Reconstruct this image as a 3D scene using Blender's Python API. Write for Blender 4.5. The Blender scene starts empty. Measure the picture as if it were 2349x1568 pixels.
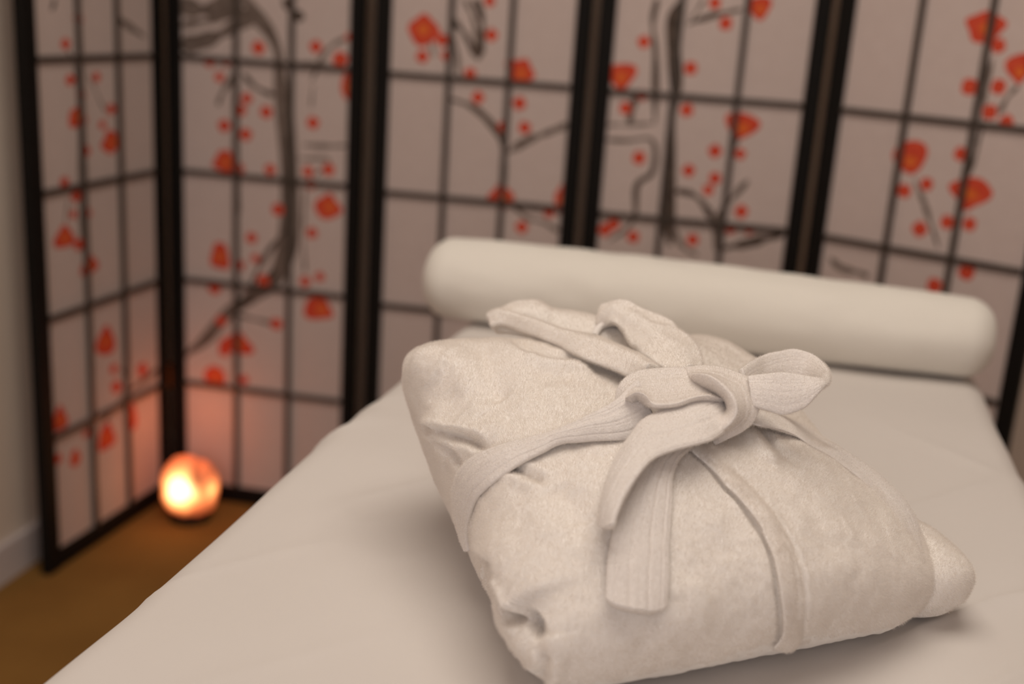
import bpy, math, random
import numpy as np
from mathutils import Vector, Matrix

scene = bpy.context.scene
COL = scene.collection

# ------------------------------------------------------------------ camera
cam_data = bpy.data.cameras.new('camera')
cam_data.sensor_width = 36.0
cam_data.lens = 41.08
cam_data.clip_start = 0.02
cam = bpy.data.objects.new('camera', cam_data)
COL.objects.link(cam)
CAM_POS = Vector((0.0, 0.0, 1.215))
_r = Vector((0.99779319, 0.01821972, 0.06384974))
_u = Vector((-0.0663984, 0.27379445, 0.95949354))
_b = Vector((0.0, -0.96161564, 0.2744))
cam.matrix_world = Matrix(((_r.x, _u.x, _b.x, CAM_POS.x), (_r.y, _u.y, _b.y, CAM_POS.y),
                           (_r.z, _u.z, _b.z, CAM_POS.z), (0, 0, 0, 1)))
cam_data.dof.use_dof = True
cam_data.dof.focus_distance = 0.93
cam_data.dof.aperture_fstop = 2.8
scene.camera = cam

# ------------------------------------------------------------------ light and exposure
scene.view_settings.view_transform = 'Standard'
scene.view_settings.look = 'None'
scene.view_settings.exposure = 0.0
scene.view_settings.gamma = 1.0
scene.view_settings.use_curve_mapping = False

world = bpy.data.worlds.new('world')
scene.world = world
world.use_nodes = True
world.node_tree.nodes['Background'].inputs[0].default_value = (1.0, 0.88, 0.80, 1)
world.node_tree.nodes['Background'].inputs[1].default_value = 0.5


def area_light(name, loc, target, size, power, color, size_y=None):
    d = bpy.data.lights.new(name, 'AREA')
    d.shape = 'RECTANGLE'
    d.size = size
    d.size_y = size_y or size
    d.energy = power
    d.color = color
    o = bpy.data.objects.new(name, d)
    COL.objects.link(o)
    o.location = loc
    o.rotation_euler = (Vector(target) - Vector(loc)).to_track_quat('-Z', 'Y').to_euler()
    return o


area_light('ceiling_lamp_light', (0.10, 0.95, 2.46), (0.1, 0.95, 0), 1.3, 20.0, (1.0, 0.90, 0.79))
area_light('camera_side_fill', (-0.6, -1.6, 1.8), (0.0, 0.9, 0.8), 1.6, 13.5, (1.0, 0.94, 0.97))  # added cooler fill light behind the camera, no visible source

# ------------------------------------------------------------------ helpers
random.seed(4)
RNG = np.random.default_rng(11)


def mesh_np(name, verts, faces, smooth=True):
    """verts (n,3) array, faces (m,k) int array with one k."""
    me = bpy.data.meshes.new(name)
    verts = np.ascontiguousarray(verts, dtype=np.float32)
    faces = np.ascontiguousarray(faces, dtype=np.int32)
    m, k = faces.shape
    me.vertices.add(len(verts))
    me.vertices.foreach_set('co', verts.ravel())
    me.loops.add(m * k)
    me.loops.foreach_set('vertex_index', faces.ravel())
    me.polygons.add(m)
    me.polygons.foreach_set('loop_start', np.arange(0, m * k, k, dtype=np.int32))
    me.polygons.foreach_set('loop_total', np.full(m, k, dtype=np.int32))
    if smooth:
        me.polygons.foreach_set('use_smooth', np.ones(m, dtype=bool))
    me.update(calc_edges=True)
    return me


def link(name, me, mat=None, parent=None):
    o = bpy.data.objects.new(name, me)
    COL.objects.link(o)
    if mat is not None and me is not None:
        me.materials.append(mat)
    if parent is not None:
        o.parent = parent
    return o


def empty(name, loc=(0, 0, 0), rz=0.0, parent=None):
    o = bpy.data.objects.new(name, None)
    COL.objects.link(o)
    o.location = loc
    o.rotation_euler = (0, 0, rz)
    o.empty_display_size = 0.05
    if parent is not None:
        o.parent = parent
    return o


def tag(o, label=None, cat=None, group=None, kind=None):
    for k, v in (('label', label), ('category', cat), ('group', group), ('kind', kind)):
        if v:
            o[k] = v
    return o


_BOXF = np.array([(0, 3, 2, 1), (4, 5, 6, 7), (0, 1, 5, 4), (1, 2, 6, 5), (2, 3, 7, 6), (3, 0, 4, 7)])


def bevel_box(x0, x1, y0, y1, z0, z1, r=0.002):
    """box with chamfered edges as verts, quads+tris list"""
    vs, idx = [], {}
    lo, hi = (x0, y0, z0), (x1, y1, z1)
    for sx in (0, 1):
        for sy in (0, 1):
            for sz in (0, 1):
                c = [hi[0] if sx else lo[0], hi[1] if sy else lo[1], hi[2] if sz else lo[2]]
                s = [(-1 if q else 1) * r for q in (sx, sy, sz)]
                for ax in range(3):
                    v = [c[i] + (0 if i == ax else s[i]) for i in range(3)]
                    idx[(sx, sy, sz, ax)] = len(vs)
                    vs.append(v)
    fs = []
    for ax in range(3):
        a, b = (ax + 1) % 3, (ax + 2) % 3
        for s in (0, 1):
            q = []
            for (p, r2) in ((0, 0), (1, 0), (1, 1), (0, 1)):
                k = [0, 0, 0]
                k[ax] = s; k[a] = p; k[b] = r2
                q.append(idx[(*k, ax)])
            fs.append(q if s else q[::-1])
    for ax in range(3):                 # edge chamfers
        a, b = (ax + 1) % 3, (ax + 2) % 3
        for p in (0, 1):
            for r2 in (0, 1):
                k0 = [0, 0, 0]; k1 = [0, 0, 0]
                k0[ax] = 0; k1[ax] = 1
                k0[a] = k1[a] = p; k0[b] = k1[b] = r2
                q = [idx[(*k0, a)], idx[(*k1, a)], idx[(*k1, b)], idx[(*k0, b)]]
                fs.append(q if (p ^ r2) else q[::-1])
    for sx in (0, 1):
        for sy in (0, 1):
            for sz in (0, 1):
                t = [idx[(sx, sy, sz, i)] for i in range(3)]
                fs.append(t if (sx + sy + sz) % 2 else t[::-1])
    return vs, fs


def box_obj(name, b, mat, parent=None, r=0.002):
    vs, fs = bevel_box(*b, r=r)
    me = bpy.data.meshes.new(name)
    me.from_pydata(vs, [], fs)
    me.update()
    return link(name, me, mat, parent)


def vnoise(P, seed=0):
    """smooth value noise, P (n,3) -> (-1..1)"""
    P = np.asarray(P, dtype=np.float64)
    i = np.floor(P).astype(np.int64)
    f = P - i
    f = f * f * f * (f * (f * 6 - 15) + 10)

    def hsh(x, y, z):
        h = (x * 374761393 + y * 668265263 + z * 1274126177 + seed * 974634777) & 0xffffffff
        h = ((h ^ (h >> 13)) * 1103515245) & 0xffffffff
        h = (h ^ (h >> 16)) & 0xffff
        return h / 32767.5 - 1.0
    r = 0
    for dx in (0, 1):
        for dy in (0, 1):
            for dz in (0, 1):
                w = (f[:, 0] if dx else 1 - f[:, 0]) * (f[:, 1] if dy else 1 - f[:, 1]) * (f[:, 2] if dz else 1 - f[:, 2])
                r = r + w * hsh(i[:, 0] + dx, i[:, 1] + dy, i[:, 2] + dz)
    return r


def spline(pts, n):
    """Catmull-Rom resample of (k,d) control points to n points"""
    P = np.asarray(pts, dtype=np.float64)
    k = len(P)
    if k == 2:
        t = np.linspace(0, 1, n)[:, None]
        return P[0] * (1 - t) + P[1] * t
    E = np.vstack([2 * P[0] - P[1], P, 2 * P[-1] - P[-2]])
    t = np.linspace(0, k - 1, n)
    i = np.minimum(t.astype(int), k - 2)
    u = (t - i)[:, None]
    a, b, c, d = E[i], E[i + 1], E[i + 2], E[i + 3]
    return 0.5 * (2 * b + (c - a) * u + (2 * a - 5 * b + 4 * c - d) * u ** 2 + (3 * b - a - 3 * c + d) * u ** 3)


def vnormals(V, Fq):
    N = np.zeros_like(V)
    a, b, c, d = (V[Fq[:, i]] for i in range(4))
    fn = np.cross(c - a, d - b)
    for i in range(4):
        for ax in range(3):
            N[:, ax] += np.bincount(Fq[:, i], fn[:, ax], len(V))
    return N / (np.linalg.norm(N, axis=1)[:, None] + 1e-12)


# ------------------------------------------------------------------ materials
def material(name, color, rough=0.6, **kw):
    m = bpy.data.materials.new(name)
    m.use_nodes = True
    b = m.node_tree.nodes['Principled BSDF']
    b.inputs['Base Color'].default_value = (*color, 1)
    b.inputs['Roughness'].default_value = rough
    b.inputs['Specular IOR Level'].default_value = kw.get('spec', 0.3)
    if 'sheen' in kw:
        b.inputs['Sheen Weight'].default_value = kw['sheen']
        b.inputs['Sheen Roughness'].default_value = 0.5
    return m


def add_noise(m, scale, c0, c1, bump=0.0, bump_scale=None, detail=4.0, dist=0.002, stretch=None):
    """two-tone procedural colour and fine relief in object space"""
    nt = m.node_tree
    b = nt.nodes['Principled BSDF']
    tc = nt.nodes.new('ShaderNodeTexCoord')
    src = tc.outputs['Object']
    if stretch:
        mp = nt.nodes.new('ShaderNodeMapping')
        mp.inputs['Scale'].default_value = stretch
        nt.links.new(src, mp.inputs['Vector'])
        src = mp.outputs['Vector']
    n = nt.nodes.new('ShaderNodeTexNoise')
    n.inputs['Scale'].default_value = scale
    n.inputs['Detail'].default_value = detail
    nt.links.new(src, n.inputs['Vector'])
    r = nt.nodes.new('ShaderNodeValToRGB')
    r.color_ramp.elements[0].position = 0.3
    r.color_ramp.elements[0].color = (*c0, 1)
    r.color_ramp.elements[1].position = 0.7
    r.color_ramp.elements[1].color = (*c1, 1)
    nt.links.new(n.outputs['Fac'], r.inputs['Fac'])
    nt.links.new(r.outputs['Color'], b.inputs['Base Color'])
    if bump:
        n2 = nt.nodes.new('ShaderNodeTexNoise')
        n2.inputs['Scale'].default_value = bump_scale or scale
        n2.inputs['Detail'].default_value = 3.0
        nt.links.new(src, n2.inputs['Vector'])
        bp = nt.nodes.new('ShaderNodeBump')
        bp.inputs['Strength'].default_value = bump
        bp.inputs['Distance'].default_value = dist
        nt.links.new(n2.outputs['Fac'], bp.inputs['Height'])
        nt.links.new(bp.outputs['Normal'], b.inputs['Normal'])
    return m


M_wall = add_noise(material('painted_wall', (0.72, 0.62, 0.53), 0.8), 3.0, (0.70, 0.60, 0.51), (0.74, 0.64, 0.55), 0.15, 180)
M_ceil = add_noise(material('ceiling_paint', (0.7, 0.66, 0.6), 0.9), 3.0, (0.68, 0.64, 0.58), (0.72, 0.68, 0.62))
M_base = add_noise(material('white_gloss_paint', (0.62, 0.56, 0.55), 0.4), 8.0, (0.60, 0.54, 0.53), (0.65, 0.59, 0.58))
M_floor = add_noise(material('brown_carpet', (0.28, 0.14, 0.035), 0.95, spec=0.1), 5.0, (0.25, 0.125, 0.032), (0.31, 0.16, 0.042), 0.6, 420, dist=0.004)
M_black = add_noise(material('black_lacquered_wood', (0.010, 0.008, 0.007), 0.6, spec=0.12), 30.0, (0.006, 0.005, 0.004), (0.010, 0.008, 0.007), 0.1, 60, stretch=(8, 8, 1))
M_bar = add_noise(material('dark_lattice_wood', (0.03, 0.02, 0.015), 0.5), 30.0, (0.05, 0.037, 0.029), (0.07, 0.053, 0.043), 0.1, 60)
M_paper = add_noise(material('rice_paper', (0.66, 0.56, 0.53), 0.9, spec=0.1), 40.0, (0.76, 0.64, 0.60), (0.80, 0.68, 0.64), 0.1, 300)
_nt = M_paper.node_tree                                   # thin paper lets some light through
_t = _nt.nodes.new('ShaderNodeBsdfTranslucent'); _t.inputs[0].default_value = (0.72, 0.62, 0.56, 1)
_m = _nt.nodes.new('ShaderNodeMixShader'); _m.inputs[0].default_value = 0.3
_nt.links.new(_nt.nodes['Principled BSDF'].outputs[0], _m.inputs[1]); _nt.links.new(_t.outputs[0], _m.inputs[2])
_nt.links.new(_m.outputs[0], _nt.nodes['Material Output'].inputs[0])
M_petal = add_noise(material('red_petal_print', (0.62, 0.07, 0.03), 0.9, spec=0.1), 60.0, (0.56, 0.055, 0.03), (0.68, 0.10, 0.05))
M_heart = add_noise(material('orange_petal_print', (0.75, 0.2, 0.04), 0.9, spec=0.1), 60.0, (0.68, 0.13, 0.03), (0.74, 0.18, 0.04))
M_ink = add_noise(material('brown_ink_print', (0.10, 0.07, 0.05), 0.9, spec=0.1), 45.0, (0.05, 0.036, 0.028), (0.15, 0.11, 0.09))
M_ink2 = add_noise(material('pale_ink_print', (0.22, 0.165, 0.14), 0.9, spec=0.1), 45.0, (0.12, 0.088, 0.072), (0.23, 0.18, 0.155))
M_metal = material('brass_hinge', (0.05, 0.035, 0.02), 0.35)
M_metal.node_tree.nodes['Principled BSDF'].inputs['Metallic'].default_value = 1.0
M_sheet = add_noise(material('white_cotton_sheet', (0.80, 0.75, 0.70), 0.85, spec=0.15, sheen=0.1), 4.0, (0.655, 0.612, 0.578), (0.675, 0.632, 0.598), 0.12, 900, dist=0.0006)
M_bolster = add_noise(material('white_fleece_cover', (0.82, 0.78, 0.71), 0.95, spec=0.1, sheen=0.3), 6.0, (0.77, 0.735, 0.67), (0.79, 0.755, 0.69), 0.35, 700, dist=0.001)
M_terry = add_noise(material('white_terry_cloth', (0.83, 0.79, 0.74), 1.0, spec=0.05, sheen=0.25), 400.0, (0.84, 0.80, 0.755), (0.88, 0.84, 0.80), 0.4, 900, dist=0.001)
M_belt = add_noise(material('white_belt_terry', (0.82, 0.77, 0.73), 1.0, spec=0.05, sheen=0.2), 300.0, (0.76, 0.71, 0.675), (0.81, 0.765, 0.73), 0.6, 650, dist=0.0012)
M_pile = bpy.data.materials.new('white_cotton_pile')      # thin fibres let light through
M_pile.use_nodes = True
_nt = M_pile.node_tree
_nt.nodes.remove(_nt.nodes['Principled BSDF'])
_d = _nt.nodes.new('ShaderNodeBsdfDiffuse'); _d.inputs[0].default_value = (0.93, 0.89, 0.85, 1)
_t = _nt.nodes.new('ShaderNodeBsdfTranslucent'); _t.inputs[0].default_value = (0.93, 0.89, 0.85, 1)
_m = _nt.nodes.new('ShaderNodeMixShader'); _m.inputs[0].default_value = 0.55
_nt.links.new(_d.outputs[0], _m.inputs[1]); _nt.links.new(_t.outputs[0], _m.inputs[2])
_nt.links.new(_m.outputs[0], _nt.nodes['Material Output'].inputs[0])
M_tframe = add_noise(material('beech_table_frame', (0.45, 0.28, 0.15), 0.5), 20.0, (0.42, 0.26, 0.13), (0.48, 0.30, 0.17), stretch=(1, 1, 8))
BLOSSOMS = [[(0.1618,1.139,0.0126,0.0097),(0.1194,1.0906,0.0124,0.0096),(0.13,1.0209,0.0126,0.0097),(0.1622,0.9908,0.0128,0.0098),(0.1471,0.949,0.0255,0.0197),(0.2152,1.0236,0.0114,0.0088),(0.2615,0.9557,0.0133,0.0103),(0.2296,0.9255,0.0106,0.0081),(0.2581,0.8887,0.0276,0.0227),(0.1713,0.8763,0.013,0.01),(0.0989,0.8208,0.0127,0.0098),(0.1342,0.7886,0.0145,0.0112),(0.1224,0.7521,0.0104,0.008),(0.167,0.7476,0.0132,0.0101),(0.0918,0.7106,0.0283,0.0217),(0.1375,0.6866,0.0147,0.0113),(0.1704,0.6371,0.0267,0.0205),(0.2139,0.4602,0.0297,0.0305),(0.242,0.3874,0.0126,0.0097),(0.2464,0.3452,0.014,0.0107),(0.3531,0.3509,0.0158,0.0122),(0.0523,0.329,0.0233,0.0259),(0.2055,0.2385,0.0273,0.0296),(0.3038,0.2573,0.0208,0.0325),(0.1384,0.2689,0.0109,0.0084),(0.0397,0.245,0.0128,0.0099),(0.0954,0.2272,0.0157,0.0183),(0.2543,0.3395,0.0137,0.0106),(0.3504,0.3579,0.0161,0.0124)],
 [(0.2061,1.0944,0.0136,0.0129),(0.3387,1.1056,0.0125,0.0119),(0.3948,1.0826,0.0155,0.0149),(0.4135,1.1312,0.0079,0.0076),(0.4118,1.0276,0.0124,0.0299),(0.0915,1.0548,0.0102,0.0096),(0.1307,1.0576,0.0092,0.0087),(0.1145,1.0246,0.0102,0.0096),(0.179,0.9825,0.0115,0.0109),(0.1652,0.9557,0.0116,0.0109),(0.2252,0.9561,0.0128,0.0122),(0.1256,0.9179,0.0131,0.0123),(0.1768,0.9025,0.013,0.0123),(0.1277,0.8391,0.0258,0.0244),(0.1605,0.8242,0.0117,0.0111),(0.2353,0.8285,0.0116,0.011),(0.335,0.9412,0.0127,0.0121),(0.3254,0.832,0.0115,0.011),(0.3734,0.8406,0.0128,0.0122),(0.3328,0.8041,0.0115,0.011),(0.3752,0.7593,0.0275,0.0264),(0.2547,0.7391,0.0131,0.0124),(0.1915,0.6674,0.0119,0.0112),(0.3371,0.6931,0.0116,0.0111),(0.1124,0.6182,0.0217,0.0309),(0.2012,0.6202,0.0095,0.009),(0.1629,0.6002,0.0106,0.01),(0.2205,0.569,0.0143,0.0136),(0.3227,0.5775,0.0118,0.0112),(0.3577,0.5927,0.0103,0.0099),(0.0999,0.5375,0.0136,0.0128),(0.3598,0.5191,0.0317,0.0263),(0.156,0.4112,0.035,0.0259),(0.1155,0.4603,0.0121,0.0114),(0.2536,0.4683,0.0129,0.0123),(0.1229,0.3857,0.0121,0.0114),(0.1725,0.3207,0.011,0.0104),(0.1004,0.3229,0.0256,0.0241)],
 [(0.0926,1.1611,0.0294,0.0288),(0.1357,1.1401,0.0118,0.0115),(0.1457,1.1087,0.0093,0.0091),(0.0951,1.1032,0.0119,0.0116),(0.2333,1.2252,0.0103,0.0101),(0.2415,1.1571,0.0116,0.0114),(0.2003,1.0744,0.0117,0.0115),(0.3083,1.0862,0.0248,0.0246),(0.2866,1.1006,0.0108,0.0106),(0.2198,1.0272,0.0118,0.0116),(0.3097,1.0218,0.0125,0.0124),(0.2781,0.9703,0.0105,0.0104),(0.3244,0.9719,0.0117,0.0116),(0.2854,0.8205,0.0256,0.0232),(0.4149,0.8278,0.0143,0.0293),(0.3897,0.7959,0.0106,0.0105),(0.3324,0.7585,0.012,0.0119)],
 [(0.0446,1.0943,0.0263,0.0264),(0.0859,1.1652,0.011,0.0111),(0.0604,1.0304,0.0112,0.0113),(0.092,1.0585,0.0099,0.01),(0.0979,0.931,0.0121,0.0122),(0.2199,1.2498,0.0107,0.0109),(0.2454,1.212,0.0115,0.0117),(0.3087,1.2461,0.0208,0.0213),(0.1852,1.12,0.0117,0.0119),(0.1861,1.0361,0.0118,0.012),(0.3015,1.0116,0.0303,0.0247),(0.2522,0.9579,0.0118,0.0121),(0.304,0.9562,0.0098,0.01),(0.2029,0.9135,0.0112,0.0113),(0.2584,0.9021,0.0111,0.0113),(0.2471,0.8767,0.01,0.0101),(0.3197,0.8382,0.0119,0.0122),(0.302,0.7996,0.01,0.0102),(0.3401,0.8011,0.0087,0.009),(0.2262,0.7695,0.0113,0.0115),(0.04,0.773,0.0124,0.0125),(0.0575,0.7872,0.0115,0.0116),(0.1012,0.764,0.0115,0.0116)],
 [(0.2738,1.2356,0.0314,0.0266),(0.3033,1.205,0.0112,0.0116),(0.346,1.1654,0.0206,0.0245),(0.2639,1.1288,0.0133,0.0137),(0.3157,1.1335,0.0119,0.0124),(0.3081,1.0872,0.012,0.0125),(0.3401,1.073,0.0108,0.0114),(0.1754,0.9829,0.029,0.0293),(0.2685,1.0057,0.0113,0.0117),(0.2965,0.9364,0.0343,0.0274),(0.2144,0.9413,0.011,0.0112),(0.1735,0.9223,0.0121,0.0121),(0.2152,0.8544,0.013,0.0132),(0.2645,0.8757,0.0115,0.0119),(0.3063,0.8787,0.0113,0.0117),(0.3161,0.7884,0.0135,0.0141),(0.2607,0.7509,0.0128,0.0132)]]
BRANCHES = [[(0.0024,[(0.1441,1.0508),(0.1505,1.0048),(0.1509,0.9078),(0.1437,0.7894),(0.1492,0.666)]),(0.0024,[(0.1898,1.0303),(0.2195,0.982),(0.2442,0.9487)]),(0.0059,[(0.282,1.1616),(0.2946,1.1423),(0.3284,1.1267),(0.3919,1.1024)]),(0.0045,[(0.0927,1.1762),(0.0891,1.1654),(0.0813,1.1526)]),(0.0024,[(0.109,0.7859),(0.0965,0.7359)]),(0.0063,[(0.429,0.3413),(0.3753,0.33),(0.2981,0.3162),(0.2723,0.2933)]),(0.0034,[(0.2723,0.3798),(0.2988,0.3315)]),(0.0033,[(0.2899,0.3187),(0.1997,0.2759)]),(0.0027,[(0.1194,1.0906),(0.1441,1.0508)])],
 [(0.0149,[(0.0177,1.0835),(0.0919,1.1054),(0.147,1.1341),(0.1922,1.1701)]),(0.0181,[(0.0191,1.1757),(0.0695,1.1665),(0.1107,1.1732),(0.1696,1.2015)]),(0.0085,[(0.023,1.1302),(0.083,1.1424),(0.1379,1.1625),(0.1742,1.1895)]),(0.0176,[(0.1741,1.2018),(0.2013,1.1625),(0.233,1.1274),(0.2514,1.0871),(0.2565,1.0329),(0.2663,0.97),(0.2764,0.8846),(0.2821,0.7974),(0.2832,0.7081),(0.2746,0.6392),(0.2421,0.5666),(0.1847,0.5184),(0.1362,0.4847),(0.0768,0.4109),(0.0166,0.3601)]),(0.005,[(0.2786,0.6987),(0.2367,0.6445),(0.2084,0.5956),(0.1894,0.547)]),(0.0053,[(0.1583,1.0406),(0.1282,1.0022),(0.1095,0.9621)]),(0.0048,[(0.1698,1.035),(0.2019,1.0077),(0.2432,0.9938)]),(0.0085,[(0.2659,1.2033),(0.2819,1.1758),(0.311,1.1634)]),(0.0043,[(0.4113,1.1311),(0.372,1.1079),(0.3504,1.0774),(0.3289,1.0298)]),(0.0022,[(0.3335,1.0218),(0.3299,0.9707)]),(0.0043,[(0.313,0.8911),(0.3587,0.8915),(0.4152,0.8971)]),(0.0033,[(0.2997,0.8583),(0.373,0.8615),(0.3417,0.8247)]),(0.0027,[(0.3191,0.8007),(0.3162,0.6888),(0.3223,0.5982)]),(0.0092,[(0.2561,0.5959),(0.1943,0.5382),(0.1508,0.491)]),(0.0041,[(0.1506,0.4802),(0.2158,0.4715),(0.2591,0.4658)]),(0.0036,[(0.1583,0.9573),(0.1536,0.8962),(0.1582,0.8085),(0.1629,0.7192)]),(0.0038,[(0.2832,1.0684),(0.3461,1.0687),(0.4132,1.059)])],
 [(0.0066,[(0.2021,1.2291),(0.2217,1.1755),(0.2173,1.1077)]),(0.0057,[(0.1523,1.1868),(0.1854,1.1533),(0.2175,1.1037)]),(0.0045,[(0.1793,1.2277),(0.2049,1.1784),(0.2118,1.1313)]),(0.0041,[(0.1606,1.1477),(0.1712,1.1045),(0.1778,1.0606)]),(0.0059,[(0.1544,1.0202),(0.2017,1.0095),(0.2369,0.9876),(0.2686,0.953),(0.2841,0.9087),(0.2902,0.8463)]),(0.007,[(0.2901,0.9154),(0.3325,0.9458),(0.365,0.9608),(0.4214,0.9877)]),(0.0038,[(0.3077,0.8076),(0.3439,0.7789),(0.3785,0.7736),(0.4182,0.7559)]),(0.0025,[(0.1106,1.1364),(0.1205,1.105)]),(0.0029,[(0.2871,1.0605),(0.2873,0.9915),(0.2857,0.9171)])],
 [(0.0116,[(0.1555,1.2552),(0.143,1.2053),(0.1492,1.1445),(0.1598,1.0793),(0.1578,1.0201),(0.1598,0.9604),(0.1659,0.9002),(0.168,0.8182),(0.1807,0.7526)]),(0.0052,[(0.1051,1.2521),(0.1001,1.2025),(0.1127,1.1342),(0.1232,1.0054)]),(0.0028,[(0.0231,0.9936),(0.0755,0.9977),(0.1253,1.0048)]),(0.0046,[(0.0258,0.9624),(0.0705,0.9644),(0.1227,0.9686),(0.1289,0.9052),(0.0992,0.874),(0.1008,0.8121),(0.0834,0.777),(0.0503,0.7507)]),(0.0047,[(0.1703,1.2063),(0.2188,1.2253),(0.2748,1.2409)]),(0.0024,[(0.1997,1.2579),(0.1771,1.2151)]),(0.0057,[(0.0784,1.0536),(0.0711,1.0013)]),(0.0057,[(0.1811,0.8697),(0.2182,0.8639),(0.2448,0.8417),(0.2664,0.8107)]),(0.0058,[(0.326,0.9039),(0.2953,0.8585),(0.272,0.8154),(0.2753,0.7491)]),(0.0033,[(0.2859,0.9587),(0.286,0.87),(0.2826,0.8287)]),(0.0081,[(0.2907,0.7569),(0.353,0.7774),(0.4143,0.7998)]),(0.0045,[(0.1802,0.7986),(0.2052,0.755),(0.2398,0.7373)]),(0.0028,[(0.296,0.9913),(0.2888,0.9509)])],
 [(0.0025,[(0.2807,1.2155),(0.2883,1.1815),(0.2902,1.1399)]),(0.0036,[(0.3491,1.1382),(0.3332,1.1125),(0.3244,1.0836)]),(0.0021,[(0.2755,1.1228),(0.2932,1.1122)]),(0.0027,[(0.3011,1.0563),(0.2971,1.038),(0.2949,1.009)]),(0.0041,[(0.1906,0.9474),(0.2225,0.8917),(0.2561,0.8251)]),(0.0055,[(0.0416,0.7673),(0.0694,0.75),(0.1112,0.7478),(0.1282,0.743)]),(0.0029,[(0.2969,1.1822),(0.295,1.1123),(0.2977,1.0345),(0.291,0.9686)])]]
PANELS = [(-0.9484, 2.2366, 1.3001), (-0.8037, 2.6816, -0.1674), (-0.3237, 2.5653, -0.1499), (0.1426, 2.4731, -0.147), (0.604, 2.3828, -0.6527)]
CREASES = [
 ('step',0.004,0.0016,0.035,[[0.1232,0.0518,0.1504],[0.1258,0.0451,0.1483],[0.1323,0.0314,0.1427],[0.1381,0.0128,0.1337],[0.1435,0.0026,0.1279],[0.1498,-0.0183,0.1151],[0.1513,-0.0351,0.1029],[0.1501,-0.0467,0.0912],[0.1502,-0.0539,0.0791],[0.1521,-0.0568,0.0631],[0.1565,-0.0529,0.0455],[0.155,-0.0467,0.0324]]),
 ('groove',0.0018,0.0022,0.0,[[0.1464,0.0309,0.1418],[0.1579,0.0023,0.1268],[0.1653,-0.0221,0.1113],[0.1682,-0.033,0.1027],[0.1685,-0.0439,0.0919],[0.1679,-0.0529,0.0764],[0.1702,-0.0541,0.0565],[0.1815,-0.0428,0.0307]]),
 ('groove',0.008,0.0036,0.0,[[-0.0318,0.2246,0.113],[-0.0304,0.1981,0.1197],[-0.0268,0.1765,0.123],[-0.0212,0.1592,0.1269],[-0.0152,0.144,0.1289],[-0.0104,0.1288,0.1289]]),
 ('groove',0.005,0.0035,0.0,[[-0.0301,0.1984,0.1138],[-0.0271,0.17,0.113],[-0.0242,0.1427,0.109]]),
 ('groove',0.006,0.012,0.0,[[0.0214,0.2596,0.1769],[0.0158,0.2127,0.1724],[0.0142,0.1785,0.1606],[0.0188,0.1649,0.1571]]),
 ('groove',0.004,0.018,0.0,[[-0.0267,0.2294,0.1574],[-0.0207,0.1977,0.1492],[-0.0093,0.1727,0.147]]),
 ('groove',-0.0035,0.013,0.0,[[-0.0331,0.2252,0.1193],[-0.0258,0.1811,0.1303],[-0.0101,0.1511,0.1369],[0.0086,0.1266,0.1416]]),
 ('groove',-0.006,0.016,0.0,[[-0.0291,0.2681,0.1619],[-0.0218,0.2402,0.1654],[-0.0105,0.2278,0.1688]]),
 ('groove',0.006,0.0042,0.0,[[-0.005,0.0971,0.126],[0.001,0.0847,0.1279],[0.0064,0.0714,0.1287],[0.0116,0.0605,0.1292]]),
 ('groove',-0.005,0.01,0.0,[[0.0489,0.2137,0.1754],[0.0611,0.1985,0.1726],[0.0825,0.1921,0.1713],[0.1062,0.191,0.1707]]),
 ('groove',0.008,0.009,0.0,[[0.0609,0.2637,0.1755],[0.0646,0.2241,0.1763],[0.0833,0.2094,0.1741],[0.0993,0.2038,0.1728],[0.1191,0.1784,0.1682]]),
 ('groove',-0.004,0.007,0.0,[[0.1849,0.0771,0.1512],[0.1868,0.056,0.1462],[0.1892,0.0324,0.1374]]),
 ('groove',0.003,0.006,0.0,[[0.2028,0.08,0.149],[0.2049,0.0559,0.1432],[0.2072,0.0394,0.1368]]),
 ('groove',0.028,0.0052,4,[[-0.0273,0.0519,0.0689],[-0.0282,0.0342,0.0692],[-0.0289,0.0226,0.0656]]),
 ('groove',0.012,0.0035,0.0,[[-0.0289,0.0239,0.065],[-0.0292,0.0081,0.0627],[-0.029,-0.0036,0.0585],[-0.0268,-0.0164,0.0601]]),
 ('groove',0.06,0.0056,4,[[-0.0243,-0.0205,0.0651],[-0.023,-0.0255,0.0631],[-0.0216,-0.03,0.0608]]),
 ('step',0.01,0.0025,0.03,[[-0.0236,0.0955,0.0583],[-0.0271,0.0548,0.0718],[-0.0273,0.0306,0.0763],[-0.0284,0.0204,0.0699],[-0.0289,0.0065,0.0646],[-0.0287,-0.0088,0.0561]]),
 ('groove',0.007,0.004,0.0,[[-0.017,-0.0401,0.0507],[-0.017,-0.0406,0.0428],[-0.0174,-0.0384,0.0333],[-0.0183,-0.0272,0.024]]),
 ('groove',0.005,0.0025,0.0,[[-0.0242,0.0773,0.0502],[-0.0222,0.0832,0.0414],[-0.02,0.0901,0.0318]]),
 ('groove',-0.005,0.008,0.0,[[-0.0283,0.0356,0.0544],[-0.0293,0.0134,0.0471],[-0.0288,-0.0111,0.0459],[-0.0235,-0.0309,0.0483]]),
 ('groove',-0.006,0.01,0.0,[[-0.014,-0.0387,0.0637],[-0.0131,-0.0437,0.0512],[-0.0141,-0.0422,0.0352]]),
 ('groove',0.022,0.013,0.0,[[0.1514,0.2524,0.1731],[0.1561,0.2436,0.1735]]),
 ('groove',0.004,0.012,0.0,[[0.02,0.0535,0.1318],[0.0202,0.0258,0.1224],[0.0212,0.0066,0.1144]]),
 ('groove',-0.003,0.012,0.0,[[-0.018,0.0957,0.1106],[-0.006,0.0822,0.1219],[0.001,0.0725,0.1254]])]
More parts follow.
